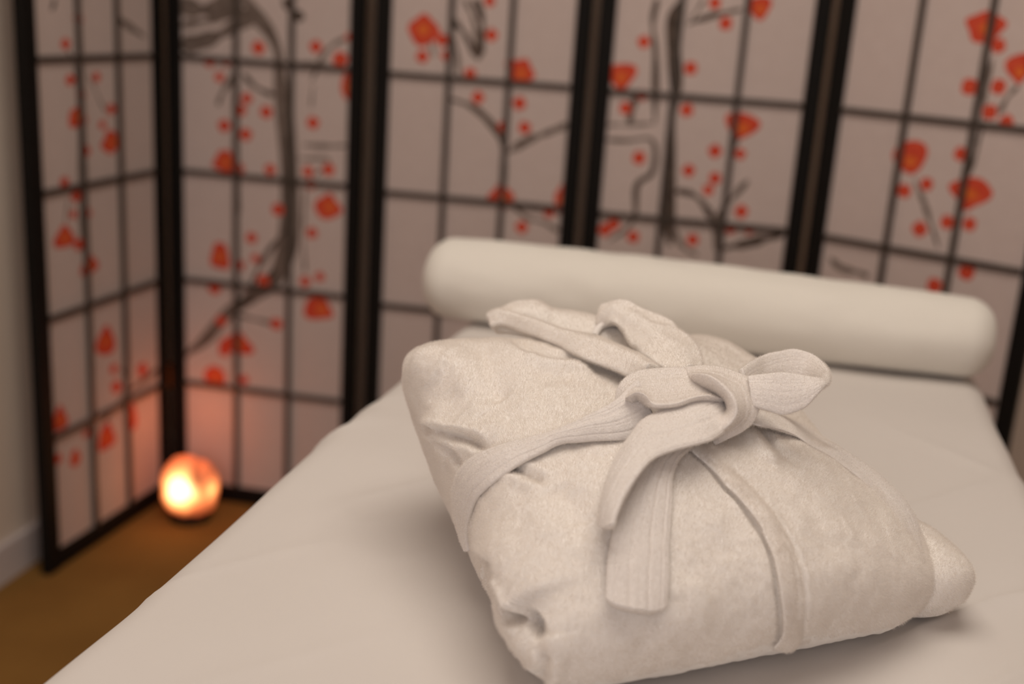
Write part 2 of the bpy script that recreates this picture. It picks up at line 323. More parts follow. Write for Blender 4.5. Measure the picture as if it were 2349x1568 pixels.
RIBBONS = {'strand_left':([[0.1002,0.0985,0.1907],[0.0895,0.0948,0.1835],[0.0765,0.0896,0.1758],[0.0573,0.0895,0.1666],[0.0339,0.0955,0.1532],[0.011,0.1038,0.1441],[-0.0115,0.1184,0.1322],[-0.0219,0.1281,0.1219],[-0.0272,0.1364,0.1087],[-0.0272,0.1486,0.0917],[-0.0238,0.159,0.0718],[-0.019,0.1654,0.053],[-0.0171,0.1553,0.0438],[-0.0183,0.1323,0.0428]],[[0.1053,0.0692,0.1591],[0.0931,0.0661,0.1558],[0.0778,0.0678,0.1533],[0.052,0.0741,0.1516],[0.0322,0.0817,0.1469],[0.0142,0.0828,0.1397],[-0.0029,0.0829,0.1304],[-0.0164,0.0866,0.1183],[-0.0228,0.0925,0.1086],[-0.0259,0.0983,0.0992],[-0.0269,0.1059,0.0851],[-0.0252,0.1154,0.0707],[-0.0225,0.1225,0.0559],[-0.0205,0.1213,0.0461]]),
 'knot_a':([[0.0837,0.0993,0.1727],[0.0903,0.1077,0.1831],[0.1039,0.1155,0.189],[0.1196,0.117,0.1914],[0.1424,0.1114,0.1936],[0.1587,0.1009,0.1937],[0.168,0.0869,0.1884],[0.1712,0.0727,0.1825]],[[0.0845,0.0806,0.1819],[0.0889,0.0739,0.1871],[0.0932,0.0677,0.1865],[0.0964,0.0586,0.1826],[0.1106,0.0567,0.1828],[0.1262,0.0583,0.1856],[0.1421,0.0604,0.1864],[0.1574,0.0634,0.1822]]),
 'knot_b':([[0.147,0.1095,0.193],[0.1587,0.1015,0.196],[0.17,0.0931,0.1967],[0.1813,0.0836,0.1942],[0.187,0.074,0.1917],[0.1871,0.0641,0.1846],[0.1851,0.0573,0.1781],[0.1796,0.0516,0.1709],[0.1698,0.0478,0.1647],[0.1539,0.0463,0.1582],[0.1455,0.0488,0.1525]],[[0.1417,0.0874,0.1944],[0.1426,0.077,0.1977],[0.1455,0.0673,0.1986],[0.1491,0.0585,0.1961],[0.1518,0.0497,0.1923],[0.1527,0.0425,0.1879],[0.1518,0.0378,0.1823],[0.1478,0.0352,0.1762],[0.1425,0.0356,0.1709],[0.1388,0.0397,0.1655],[0.138,0.045,0.1601]]),
 'tail_short':([[0.1832,0.098,0.1708],[0.1536,0.0789,0.181],[0.1324,0.0692,0.1815],[0.1157,0.0657,0.1787],[0.1003,0.0627,0.1751],[0.0875,0.0586,0.1714],[0.0761,0.0501,0.166],[0.0631,0.0394,0.1587],[0.0507,0.0271,0.1506],[0.0411,0.0159,0.142],[0.0348,0.0067,0.1332],[0.0313,0.0002,0.1258],[0.0297,-0.0054,0.12]],[[0.1768,0.0735,0.1664],[0.1552,0.0456,0.1685],[0.1365,0.0299,0.1669],[0.1223,0.0217,0.1662],[0.1022,0.0176,0.1644],[0.0824,0.0135,0.163],[0.0667,0.0051,0.1599],[0.0529,-0.006,0.1541],[0.0429,-0.014,0.148],[0.036,-0.0209,0.1426],[0.0309,-0.0258,0.1382],[0.0279,-0.0292,0.1343],[0.0257,-0.0325,0.1316]]),
 'tail_long':([[0.0886,0.0377,0.1531],[0.0712,0.026,0.1471],[0.058,0.0142,0.138],[0.0477,0.0042,0.1299],[0.0379,-0.01,0.12],[0.029,-0.0241,0.1096],[0.0209,-0.0403,0.0982],[0.0153,-0.0547,0.0863]],[[0.1239,0.0434,0.1536],[0.1064,0.0312,0.1492],[0.0939,0.0155,0.1412],[0.086,-0.0001,0.1317],[0.0783,-0.0156,0.121],[0.0701,-0.0331,0.1087],[0.0622,-0.0498,0.0952],[0.0561,-0.0632,0.0801]]),
 'loop':([[0.1891,0.0946,0.1961],[0.2094,0.1115,0.1963],[0.2287,0.1263,0.1958],[0.2499,0.1323,0.1978],[0.2624,0.1303,0.1994],[0.2713,0.1198,0.1977],[0.2701,0.0998,0.1962],[0.2585,0.0755,0.1969],[0.2415,0.0557,0.1986],[0.2286,0.0524,0.201],[0.2167,0.0552,0.2028],[0.2038,0.0601,0.2032],[0.1944,0.0651,0.2006],[0.1819,0.072,0.1968]],[[0.1819,0.077,0.1733],[0.2033,0.0925,0.1704],[0.2225,0.1066,0.1672],[0.2427,0.1124,0.1673],[0.2558,0.1097,0.1675],[0.2599,0.1025,0.1705],[0.2569,0.0862,0.1791],[0.2474,0.0643,0.1905],[0.2313,0.0445,0.1932],[0.2211,0.0382,0.1888],[0.2109,0.0373,0.1808],[0.1982,0.0406,0.1758],[0.1875,0.0471,0.177],[0.1774,0.0548,0.1787]]),
 'strand_right':([[0.2,0.0907,0.1638],[0.2212,0.0985,0.1557],[0.2549,0.1268,0.1402],[0.3046,0.1602,0.1149],[0.3338,0.1708,0.0977],[0.2982,0.0966,0.1183],[0.3171,0.0865,0.1075],[0.3288,0.0738,0.0983],[0.3363,0.0549,0.0875],[0.3377,0.0385,0.0754],[0.3137,-0.005,0.062]],[[0.1796,0.0631,0.1642],[0.1899,0.0582,0.1611],[0.2085,0.0645,0.1547],[0.2356,0.076,0.1435],[0.248,0.0699,0.1363],[0.2624,0.0642,0.1281],[0.2763,0.0548,0.118],[0.2887,0.0449,0.1074],[0.3006,0.0316,0.0946],[0.3043,0.0149,0.0829],[0.2981,-0.0138,0.0643]]),
 'hem':([[0.1216,0.0489,0.1516],[0.1242,0.0423,0.1495],[0.1306,0.0286,0.144],[0.1363,0.0101,0.135],[0.1417,-0.0001,0.1293],[0.148,-0.021,0.1165],[0.1495,-0.0377,0.1043],[0.1483,-0.0493,0.0927],[0.1483,-0.0565,0.0806],[0.1503,-0.0593,0.0647],[0.1546,-0.0554,0.0472],[0.1532,-0.0492,0.0341]],[[0.1396,0.0567,0.1506],[0.1425,0.0492,0.1483],[0.1501,0.0361,0.143],[0.1557,0.0181,0.1345],[0.1607,0.007,0.1284],[0.1664,-0.0149,0.1151],[0.1679,-0.0322,0.1025],[0.1667,-0.0443,0.0905],[0.1666,-0.0519,0.0774],[0.1692,-0.0541,0.0604],[0.1763,-0.0476,0.0392],[0.1773,-0.0404,0.0271]]),
 'lapel_left':([[0.0642,0.3457,0.1738],[0.0705,0.3347,0.1818],[0.0811,0.3035,0.1835],[0.0919,0.2807,0.184],[0.1018,0.2571,0.1845],[0.1203,0.2263,0.1863],[0.1331,0.1992,0.1862],[0.14,0.1742,0.1852],[0.1423,0.1439,0.1838]],[[0.0543,0.3161,0.1737],[0.0628,0.3056,0.1789],[0.0728,0.2798,0.1795],[0.0803,0.2594,0.1801],[0.0899,0.2268,0.1796],[0.0955,0.1956,0.1789],[0.1052,0.176,0.1776],[0.1175,0.1543,0.1763],[0.1251,0.1374,0.1776]]),
 'collar_back':([[0.0658,0.3451,0.1739],[0.0739,0.3442,0.1809],[0.0839,0.3425,0.1876],[0.0958,0.3393,0.1916],[0.1094,0.3395,0.1908],[0.1201,0.3387,0.1833],[0.1366,0.3318,0.1808],[0.1564,0.324,0.1797],[0.1728,0.3165,0.1752],[0.1872,0.2982,0.1694]],[[0.0628,0.3219,0.1667],[0.0707,0.3134,0.1667],[0.0804,0.3042,0.1669],[0.0882,0.2961,0.1681],[0.0977,0.2927,0.1688],[0.1072,0.289,0.1682],[0.1204,0.2786,0.1687],[0.14,0.2705,0.1662],[0.1528,0.2591,0.1628],[0.1643,0.2386,0.1643]]),
 'lapel_right':([[0.1527,0.293,0.1826],[0.1575,0.3001,0.1938],[0.1652,0.2935,0.1996],[0.1758,0.2847,0.202],[0.1876,0.2629,0.1999],[0.1951,0.237,0.1971],[0.1987,0.2066,0.1929],[0.1953,0.1793,0.1902],[0.1869,0.1536,0.1865],[0.176,0.1312,0.1833]],[[0.156,0.28,0.1806],[0.1558,0.2706,0.1857],[0.1561,0.26,0.1878],[0.1568,0.2459,0.1863],[0.1543,0.2261,0.1839],[0.1485,0.2003,0.1833],[0.1445,0.1765,0.184],[0.1436,0.1547,0.1842],[0.1431,0.1331,0.1857],[0.144,0.1217,0.1856]])}
TUBES = {'hanger_loop':[[0.1362,0.2638,0.1758],[0.1463,0.2776,0.179],[0.1554,0.2809,0.1829],[0.1638,0.2782,0.1842],[0.1713,0.2726,0.1822],[0.1717,0.2619,0.1768]]}

# ------------------------------------------------------------------ the room (long axis along the treatment table)
AX = math.radians(12.4)
D2 = Vector((math.sin(AX), math.cos(AX), 0))     # towards the screen
N2 = Vector((math.cos(AX), -math.sin(AX), 0))    # to the right


def room(n, t, z):
    v = N2 * n + D2 * t
    return (v.x, v.y, z)


def slab(name, n0, n1, t0, t1, z0, z1, mat, kind='structure'):
    o = box_obj(name, (n0, n1, t0, t1, z0, z1), mat, r=0.001)
    o.rotation_euler = (0, 0, -AX)
    if kind:
        o['kind'] = kind
    return o


WL, WR, WB, WF, HC = -1.474, 2.1, 2.74, -2.4, 2.5
slab('floor', WL - .1, WR + .1, WF, WB + .1, -0.08, 0.0, M_floor)
slab('ceiling', WL - .1, WR + .1, WF, WB + .1, HC, HC + .08, M_ceil)
slab('wall_left', WL - .1, WL, WF, WB, 0.0, HC, M_wall)
slab('wall_back', WL - .1, WR + .1, WB, WB + .1, 0.0, HC, M_wall)
slab('wall_right', WR, WR + .1, WF, WB, 0.0, HC, M_wall)
slab('baseboard_left', WL, WL + .014, WF, WB, 0.0, 0.085, M_base)
slab('baseboard_back', WL + .014, WR, WB - .014, WB, 0.0, 0.085, M_base)

# ------------------------------------------------------------------ folding screen
SCREEN_H, PW, FW, FT = 1.79, 0.44, 0.026, 0.022
BAR_W, BAR_T = 0.012, 0.008
ROW_Z = [1.063 - 0.2553 * k for k in (3, 2, 1, 0, -1, -2)]     # heights of the cross bars
screen = empty('folding_screen', (-0.2, 2.5, 0))
tag(screen, 'black framed folding paper screen printed with red blossoms on dark branches', 'screen')
SI = Matrix.Translation((-0.2, 2.5, 0)).inverted()


def flat_shape(name, pts_list, mats, parent):
    """flat printed shapes lying on the paper: list of (outline[(u,z)], y, material index)"""
    vs, fs, mi = [], [], []
    for out, y, k in pts_list:
        b = len(vs)
        vs += [(u, y, z) for u, z in out]
        fs.append(list(range(b, b + len(out))))
        mi.append(k)
    me = bpy.data.meshes.new(name)
    me.from_pydata(vs, [], fs)
    for m in mats:
        me.materials.append(m)
    me.polygons.foreach_set('material_index', mi)
    me.update()
    o = bpy.data.objects.new(name, me)
    COL.objects.link(o)
    o.parent = parent
    return o


def blossom_outline(cu, cz, ru, rz, rot, lobes, depth, n=36, squash=0.0, bell=0.0):
    out = []
    for i in range(n):
        a = 2 * math.pi * i / n
        r = 1 - depth * (0.5 + 0.5 * math.cos(lobes * (a - rot)))
        r *= 1 + squash * math.sin(a - rot)
        out.append((cu + ru * r * math.cos(a) * (1 + bell * math.sin(a)), cz + rz * r * math.sin(a)))
    return out


PRINT_Y = -0.0028
rr = random.Random(7)
for k, (x0, y0, ang) in enumerate(PANELS):
    pan = empty('panel', SI @ Vector((x0, y0, 0)), ang, screen)
    for u0, u1 in ((-0.013 if k == 0 else -0.008, FW), (PW - FW + .003, PW + .009)):
        box_obj('stile', (u0, u1, -FT / 2, FT / 2, 0.0, SCREEN_H), M_black, pan)
    box_obj('rail', (FW, PW - FW, -FT / 2, FT / 2, 0.004, 0.044), M_black, pan)
    box_obj('rail', (FW, PW - FW, -FT / 2, FT / 2, SCREEN_H - 0.04, SCREEN_H), M_black, pan)
    box_obj('paper', (FW - .001, PW - FW + .001, -0.0025, -0.0015, 0.042, SCREEN_H - 0.038), M_paper, pan, r=0.0001)
    for c in (1, 2):
        uc = FW + (PW - 2 * FW) * c / 3
        box_obj('vertical_bar', (uc - BAR_W / 2, uc + BAR_W / 2, -0.0035 - BAR_T, -0.0032, 0.044, SCREEN_H - 0.04), M_bar, pan, r=0.001)
    for zc in ROW_Z:
        if zc < SCREEN_H - 0.06:
            box_obj('horizontal_bar', (FW, PW - FW, -0.0031 - BAR_T, -0.0031, zc - BAR_W / 2, zc + BAR_W / 2), M_bar, pan, r=0.001)
    # the print
    for j, (hw, pts) in enumerate(BRANCHES[k]):
        n = max(8, 6 * len(pts))
        C = spline(pts, n)
        T = np.gradient(C, axis=0)
        T /= np.linalg.norm(T, axis=1)[:, None] + 1e-9
        Nn = np.stack([-T[:, 1], T[:, 0]], 1)
        tt = np.linspace(0, 1, n)
        wv = 1.3 * hw * (0.8 + 0.25 * np.sin(tt * 9 + j) + 0.12 * np.sin(tt * 23 + 2 * j)) * np.clip(np.minimum(tt, 1 - tt) * 8 + .35, 0, 1)
        A = C + Nn * wv[:, None]
        B = C - Nn * wv[:, None]
        for E_ in (A, B):
            E_[:, 0] = np.clip(E_[:, 0], FW, PW - FW)
        vs = [(u, PRINT_Y - 0.00001 * j, z) for u, z in np.vstack([A, B])]
        fs = [(i, i + 1, n + i + 1, n + i) for i in range(n - 1)]
        me = bpy.data.meshes.new('branch')
        me.from_pydata(vs, [], fs)
        me.update()
        link('branch', me, M_ink2 if hw < 0.0045 or hw > 0.013 or j % 3 == 2 else M_ink, pan)
    for j, (cu, cz, ru, rz) in enumerate(BLOSSOMS[k]):
        big = max(ru, rz) > 0.017
        rot = rr.uniform(0, 6.28)
        yb = PRINT_Y - 0.0001 - 0.000002 * j
        if big:
            ol = blossom_outline(cu, cz, ru * 1.18, rz * 1.18, rot, rr.choice((3, 4, 5)), 0.16, squash=rr.uniform(0.02, 0.15), bell=(-0.42, -0.42, -0.15, 0.36, 0.36)[k] + rr.uniform(-.12, .12))
            heart = blossom_outline(cu + ru * .08, cz - rz * .1, ru * .45, rz * .45, rot + .4, 5, 0.3)
            sh = [(ol, yb, 0), (heart, yb - 0.000001, 1)]
        else:
            sh = [(blossom_outline(cu, cz, ru * 1.22, rz * 1.22, rot, 4, 0.12, 20), yb, 0)]
        sh = [([(min(max(u, FW), PW - FW), z) for u, z in o_], y_, m_) for o_, y_, m_ in sh]
        flat_shape('blossom' if big else 'bud', sh, (M_petal, M_heart), pan)
    if k < 4:                            # hinges joining this panel to the next
        nx, ny, na = PANELS[k + 1]
        e = Vector((x0 + (PW + .009) * math.cos(ang), y0 + (PW + .009) * math.sin(ang), 0))
        g = Vector((nx, ny, 0)) - e
        for hz in ((0.31, 1.35, 1.65) if k == 0 else (0.1, 1.35, 1.65)):
            h = box_obj('hinge', (-0.004, g.length + 0.004, 0.004, 0.0065, hz - 0.03, hz + 0.03), M_metal, screen, r=0.0008)
            h.location = SI @ e
            h.rotation_euler = (0, 0, math.atan2(g.y, g.x))

# ------------------------------------------------------------------ glowing salt lamp
lamp = empty('salt_lamp', (-0.738, 2.55, 0.0), 0.3)
tag(lamp, 'glowing orange salt rock lamp on the floor in the corner of the screen', 'lamp')


def lathe(name, prof, mat, parent, seg=40):
    n = len(prof)
    a = np.linspace(0, 2 * np.pi, seg, endpoint=False)
    V = np.array([(r * np.cos(t), r * np.sin(t), z) for r, z in prof for t in a])
    Fq = np.array([(i * seg + j, i * seg + (j + 1) % seg, (i + 1) * seg + (j + 1) % seg, (i + 1) * seg + j) for i in range(n - 1) for j in range(seg)])
    return link(name, mesh_np(name, V, Fq), mat, parent)


lathe('base', [(0.0, 0.0), (0.047, 0.0), (0.049, 0.003), (0.048, 0.011), (0.044, 0.014), (0.0, 0.014)], M_black, lamp)
nu, nv = 72, 48
th = np.linspace(0, 2 * np.pi, nu, endpoint=False)
phv = np.linspace(0, np.pi, nv)
TH, PH = np.meshgrid(th, phv)
Dr = np.stack([np.sin(PH) * np.cos(TH), np.sin(PH) * np.sin(TH), np.cos(PH)], -1).reshape(-1, 3)
rad = (1 + 0.10 * np.abs(Dr[:, 2]) * np.abs(Dr[:, 0])) * (1 + 0.06 * vnoise(Dr * 1.6 + 5, 3)) + 0.05 * vnoise(Dr * 3.4, 5) + 0.02 * vnoise(Dr * 8, 9)
# split in the crown of the rock
rad *= 1 - 0.22 * np.exp(-((Dr[:, 0] - 0.42) ** 2 / 0.03 + (Dr[:, 1] + 0.35) ** 2 / 0.3 + (Dr[:, 2] - 0.75) ** 2 / 0.2))
V = Dr * rad[:, None] * np.array([0.063, 0.058, 0.074]) + np.array([0, 0, 0.080])
V[:, 2] = np.maximum(V[:, 2], 0.0135)
Fq = np.array([(i * nu + j, (i + 1) * nu + j, (i + 1) * nu + (j + 1) % nu, i * nu + (j + 1) % nu) for i in range(nv - 1) for j in range(nu)])
M_salt = bpy.data.materials.new('glowing_salt_rock')
M_salt.use_nodes = True
nt = M_salt.node_tree
pb = nt.nodes['Principled BSDF']
pb.inputs['Base Color'].default_value = (0.75, 0.28, 0.14, 1)
pb.inputs['Roughness'].default_value = 0.6
tc = nt.nodes.new('ShaderNodeTexCoord')
# the rock glows most where it is thinnest in front of the bulb
mp = nt.nodes.new('ShaderNodeMapping')
mp.inputs['Location'].default_value = (0.024, 0.054, -0.094)
vl = nt.nodes.new('ShaderNodeVectorMath'); vl.operation = 'LENGTH'
nt.links.new(tc.outputs['Object'], mp.inputs['Vector'])
nt.links.new(mp.outputs['Vector'], vl.inputs[0])
# a second, smaller lobe beside the cleft glows through thicker salt
mp2 = nt.nodes.new('ShaderNodeMapping')
mp2.inputs['Location'].default_value = (-0.048, 0.030, -0.080)
vl2 = nt.nodes.new('ShaderNodeVectorMath'); vl2.operation = 'LENGTH'
nt.links.new(tc.outputs['Object'], mp2.inputs['Vector'])
nt.links.new(mp2.outputs['Vector'], vl2.inputs[0])
ad = nt.nodes.new('ShaderNodeMath'); ad.operation = 'ADD'; ad.inputs[1].default_value = 0.036
nt.links.new(vl2.outputs['Value'], ad.inputs[0])
mn = nt.nodes.new('ShaderNodeMath'); mn.operation = 'MINIMUM'
nt.links.new(vl.outputs['Value'], mn.inputs[0]); nt.links.new(ad.outputs[0], mn.inputs[1])
nz = nt.nodes.new('ShaderNodeTexNoise'); nz.inputs['Scale'].default_value = 28.0
nt.links.new(tc.outputs['Object'], nz.inputs['Vector'])
ma = nt.nodes.new('ShaderNodeMath'); ma.operation = 'MULTIPLY_ADD'
ma.inputs[1].default_value = 0.03
nt.links.new(nz.outputs['Fac'], ma.inputs[0])
nt.links.new(mn.outputs[0], ma.inputs[2])
cr = nt.nodes.new('ShaderNodeValToRGB')
els = cr.color_ramp.elements
els[0].position = 0.032; els[0].color = (1.0, 0.62, 0.30, 1)
els[1].position = 0.115; els[1].color = (0.30, 0.035, 0.008, 1)
e2_ = els.new(0.052); e2_.color = (1.0, 0.40, 0.12, 1)
e3_ = els.new(0.076); e3_.color = (0.72, 0.16, 0.045, 1)
nt.links.new(ma.outputs[0], cr.inputs['Fac'])
nt.links.new(cr.outputs['Color'], pb.inputs['Emission Color'])
es = nt.nodes.new('ShaderNodeMapRange')
es.inputs['From Min'].default_value = 0.03
es.inputs['From Max'].default_value = 0.085
es.inputs['To Min'].default_value = 4.2
es.inputs['To Max'].default_value = 0.9
nt.links.new(ma.outputs[0], es.inputs['Value'])
# opaque seam of the cleft
mp3 = nt.nodes.new('ShaderNodeMapping')
mp3.inputs['Scale'].default_value = (1.0, 0.6, 0.45)
mp3.inputs['Location'].default_value = (-0.016, 0.027, -0.057)
vl3 = nt.nodes.new('ShaderNodeVectorMath'); vl3.operation = 'LENGTH'
nt.links.new(tc.outputs['Object'], mp3.inputs['Vector'])
nt.links.new(mp3.outputs['Vector'], vl3.inputs[0])
sm = nt.nodes.new('ShaderNodeMapRange')
sm.inputs['From Min'].default_value = 0.008
sm.inputs['From Max'].default_value = 0.026
sm.inputs['To Min'].default_value = 0.12
nt.links.new(vl3.outputs['Value'], sm.inputs['Value'])
mu = nt.nodes.new('ShaderNodeMath'); mu.operation = 'MULTIPLY'
nt.links.new(es.outputs['Result'], mu.inputs[0]); nt.links.new(sm.outputs['Result'], mu.inputs[1])
nt.links.new(mu.outputs[0], pb.inputs['Emission Strength'])
link('salt_rock', mesh_np('salt_rock', V, Fq), M_salt, lamp)
ld = bpy.data.lights.new('salt_lamp_glow', 'POINT')
ld.energy = 0.36
ld.color = (1.0, 0.24, 0.08)
ld.shadow_soft_size = 0.06
lo = bpy.data.objects.new('salt_lamp_glow', ld)
COL.objects.link(lo)
lo.location = (-0.738, 2.55, 0.24)

# ------------------------------------------------------------------ treatment table
BED_Z = 0.755
table = empty('treatment_table', room(-0.07, 0.8, 0), -AX)
tag(table, 'padded treatment table spread with a smooth white sheet', 'treatment table')
BX0, BX1, BY0, BY1 = -0.380, 0.383, -0.95, 0.96      # table outline in its own axes


ROBE_C = (0.008, 0.133)          # where the robe lies, in table axes


def rounded_pad(name, x0, x1, y0, y1, z0, z1, r, mat, parent, wrinkle=0.0, nx=220, ny=420, skirt=14):
    """cushion or sheet: flat top with rolled edges and a skirt hanging to z0"""
    X = np.linspace(-1, 1, nx)
    Y = np.linspace(-1, 1, ny)
    def prof(t, half):
        # arclength mapping: flat, quarter round, vertical drop
        fl = half - r
        arc = r * np.pi / 2
        drop = (z1 - r) - z0
        tot = fl + arc + drop
        s = np.sign(t) * np.minimum(np.abs(t), 1)
        a = np.abs(s)
        # dense near the edge: 0..0.62 flat, 0.62..0.85 arc, rest drop
        fx = np.where(a < .7, a / .7 * fl, np.where(a < .88, fl + r * np.sin((a - .7) / .18 * np.pi / 2), half))
        dz = np.where(a < .7, 0, np.where(a < .88, r * (1 - np.cos((a - .7) / .18 * np.pi / 2)), r + (a - .88) / .12 * drop))
        return np.sign(s) * fx, dz
    px_, dzx = prof(X, (x1 - x0) / 2)
    py_, dzy = prof(Y, (y1 - y0) / 2)
    PX, PY = np.meshgrid(px_, py_)
    DX, DY = np.meshgrid(dzx, dzy)
    drop = np.where((DX > 0) & (DY > 0), np.minimum(np.sqrt(DX ** 2 + DY ** 2), z1 - z0), np.maximum(DX, DY))
    P = np.stack([PX + (x0 + x1) / 2, PY + (y0 + y1) / 2, z1 - drop], -1).reshape(-1, 3)
    idx = np.arange(nx * ny).reshape(ny, nx)
    Fq = np.stack([idx[:-1, :-1], idx[:-1, 1:], idx[1:, 1:], idx[1:, :-1]], -1).reshape(-1, 4)
    if wrinkle:
        Nn = vnormals(P, Fq)
        q = P.copy()
        c, s = math.cos(0.9), math.sin(0.9)
        U = c * q[:, 0] + s * q[:, 1]
        Wv = -s * q[:, 0] + c * q[:, 1]
        Q = np.stack([U * 4.0, Wv * 13.0, q[:, 2] * 5], 1)
        w = vnoise(Q, 21)
        ridge = (1 - np.abs(w)) ** 6
        mask = np.clip(vnoise(np.stack([q[:, 0] * 4, q[:, 1] * 3, q[:, 2]], 1), 33) + 0.1, 0, 1)
        d = wrinkle * (0.9 * ridge * mask + 0.5 * vnoise(Q * np.array([1.5, .5, 1]) + 9, 4))
        d += 0.0022 * vnoise(np.stack([q[:, 0] * 9, q[:, 1] * 6, q[:, 2] * 6], 1), 8)
        P += Nn * d[:, None]
        lf = np.clip(-P[:, 0] / 0.3, 0, 1) * np.clip((0.95 - P[:, 1]) / 1.9, 0, 1)
        P[:, 0] -= 0.022 * lf + 0.0025 * vnoise(np.stack([P[:, 1] * 9, P[:, 0] * 2, 0 * P[:, 2]], 1), 77) * (np.abs(P[:, 0]) > 0.3)
        # pressed flat under the folded robe
        press = np.exp(-((P[:, 0] - ROBE_C[0]) / 0.20) ** 6 - ((P[:, 1] - ROBE_C[1]) / 0.21) ** 6)
        P[:, 2] = np.where(P[:, 2] > BED_Z - 0.02, P[:, 2] * (1 - press) + (BED_Z - 0.001) * press, P[:, 2])
    return link(name, mesh_np(name, P, Fq), mat, parent)


rounded_pad('padded_top', BX0 + .006, BX1 - .006, BY0 + .006, BY1 - .006, BED_Z - 0.065, BED_Z - 0.006, 0.03, M_tframe, table, nx=40, ny=60)
sheet = rounded_pad('sheet', BX0, BX1, BY0, BY1, BED_Z - 0.24, BED_Z, 0.035, M_sheet, table, wrinkle=0.007)
box_obj('table_frame', (BX0 + .03, BX1 - .03, BY0 + .03, BY1 - .03, BED_Z - 0.16, BED_Z - 0.066), M_tframe, table)
for sx in (BX0 + .07, BX1 - .07):
    for sy in (BY0 + .15, BY1 - .15):
        box_obj('leg', (sx - .025, sx + .025, sy - .025, sy + .025, 0.0, BED_Z - 0.15), M_tframe, table)

# ------------------------------------------------------------------ bolster across the head end
A_ = np.array([-0.123, 1.745]); B_ = np.array([0.658, 1.585])
mid = (A_ + B_) / 2
ba = math.atan2(B_[1] - A_[1], B_[0] - A_[0])
BL = float(np.hypot(*(B_ - A_)))
BR = 0.0585
bol = empty('bolster', (mid[0], mid[1], BED_Z), ba)
tag(bol, 'long white padded bolster pillow lying across the head of the table', 'bolster')
ns, nr = 160, 72
S = np.linspace(-1, 1, ns)
half = BL / 2 + 0.012
er = 0.038
xs, rs = [], []
for s in S:
    a = abs(s)
    if a < .8:
        x = a / .8 * (half - er); r_ = BR
    else:
        q = (a - .8) / .2 * math.pi / 2
        x = half - er + er * math.sin(q)
        r_ = BR - er + er * math.cos(q) if q < 1.3 else (BR - er + er * math.cos(1.3)) * (math.pi / 2 - q) / (math.pi / 2 - 1.3)
    xs.append(math.copysign(x, s)); rs.append(max(r_, 0.0004))
xs, rs = np.array(xs), np.array(rs)
an = np.linspace(0, 2 * np.pi, nr, endpoint=False)
XX, AA = np.meshgrid(xs, an, indexing='ij')
RR = np.repeat(rs[:, None], nr, 1)
t_ = XX / half
RR = RR * (1.0 + 0.09 * (1 - t_ ** 2) - 0.05 * t_)
P = np.stack([XX, RR * np.cos(AA) * 1.04, BR + RR * np.sin(AA)], -1).reshape(-1, 3)
Nn = np.stack([0 * XX, np.cos(AA), np.sin(AA)], -1).reshape(-1, 3)
P += Nn * (0.0028 * vnoise(P * np.array([7, 20, 20]), 2) + 0.0012 * vnoise(P * np.array([22, 40, 40]), 6))[:, None]
P[:, 2] -= 0.001
P[:, 2] = np.maximum(P[:, 2], 0.004)
idx = np.arange(ns * nr).reshape(ns, nr)
i2 = np.roll(idx, -1, 1)
Fq = np.stack([idx[:-1], idx[1:], i2[1:], i2[:-1]], -1).reshape(-1, 4)
bolo = link('cover', mesh_np('cover', P, Fq), M_bolster, bol)
# end seams
for sgn in (-1, 1):
    Rm = 0.5 * (BR - er) + 0.018
    a = np.linspace(0, 2 * np.pi, 48, endpoint=False)
    b = np.linspace(0, 2 * np.pi, 8, endpoint=False)
    V = np.array([(sgn * (half - .0045) + .0018 * math.cos(q), (Rm + .0018 * math.sin(q)) * math.cos(p_), BR - .004 + (Rm + .0018 * math.sin(q)) * math.sin(p_)) for p_ in a for q in b])
    Fq = np.array([(i * 8 + j, i * 8 + (j + 1) % 8, ((i + 1) % 48) * 8 + (j + 1) % 8, ((i + 1) % 48) * 8 + j) for i in range(48) for j in range(8)])
    link('piping', mesh_np('piping', V, Fq), M_bolster, bol)

# ------------------------------------------------------------------ folded bathrobe: body
#BODY_BEGIN
RO = np.array([0.03954335, 0.73680878, 0.755])
E1 = np.array([0.93624715, 0.35134209, 0.0])
E2 = np.array([-0.35134209, 0.93624715, 0.0])


BODY_GRIDS = [[[-0.0337, -0.0328, 0.0016], [-0.0108, -0.0245, -0.0233], [0.0083, -0.0316, -0.0703]],
    [[0.3288, 0.3374, 0.3115], [0.3296, 0.35, 0.3273], [0.2969, 0.3204, 0.3119]],
    [[-0.0555, -0.057, -0.0335], [-0.0372, -0.0568, -0.0328], [-0.0244, -0.0229, -0.0021]],
    [[0.3111, 0.3148, 0.3198], [0.3159, 0.3182, 0.3189], [0.3189, 0.3262, 0.3288]],
    [[0.1157, 0.1431, 0.1605, 0.1898, 0.1944], [0.1283, 0.1533, 0.1626, 0.1791, 0.1885], [0.1258, 0.1462, 0.1557, 0.1755, 0.1846], [0.0959, 0.1215, 0.119, 0.1732, 0.1873]]]


def cr_w(n, t):
    """catmull-rom interpolation matrix rows for n uniform knots"""
    t = np.clip(t, 0, 1) * (n - 1)
    i = np.minimum(t.astype(int), n - 2)
    u = t - i
    w = [(-u + 2 * u ** 2 - u ** 3) / 2, (2 - 5 * u ** 2 + 3 * u ** 3) / 2, (u + 4 * u ** 2 - 3 * u ** 3) / 2, (-u ** 2 + u ** 3) / 2]
    ii = [np.clip(i + k, 0, n - 1) for k in (-1, 0, 1, 2)]
    return ii, w


def grid2(G, u, v):
    G = np.asarray(G, dtype=float)
    iu, wu = cr_w(G.shape[0], u)
    iv, wv = cr_w(G.shape[1], v)
    r = 0
    for a in range(4):
        for b in range(4):
            r = r + wu[a] * wv[b] * G[iu[a], iv[b]]
    return r


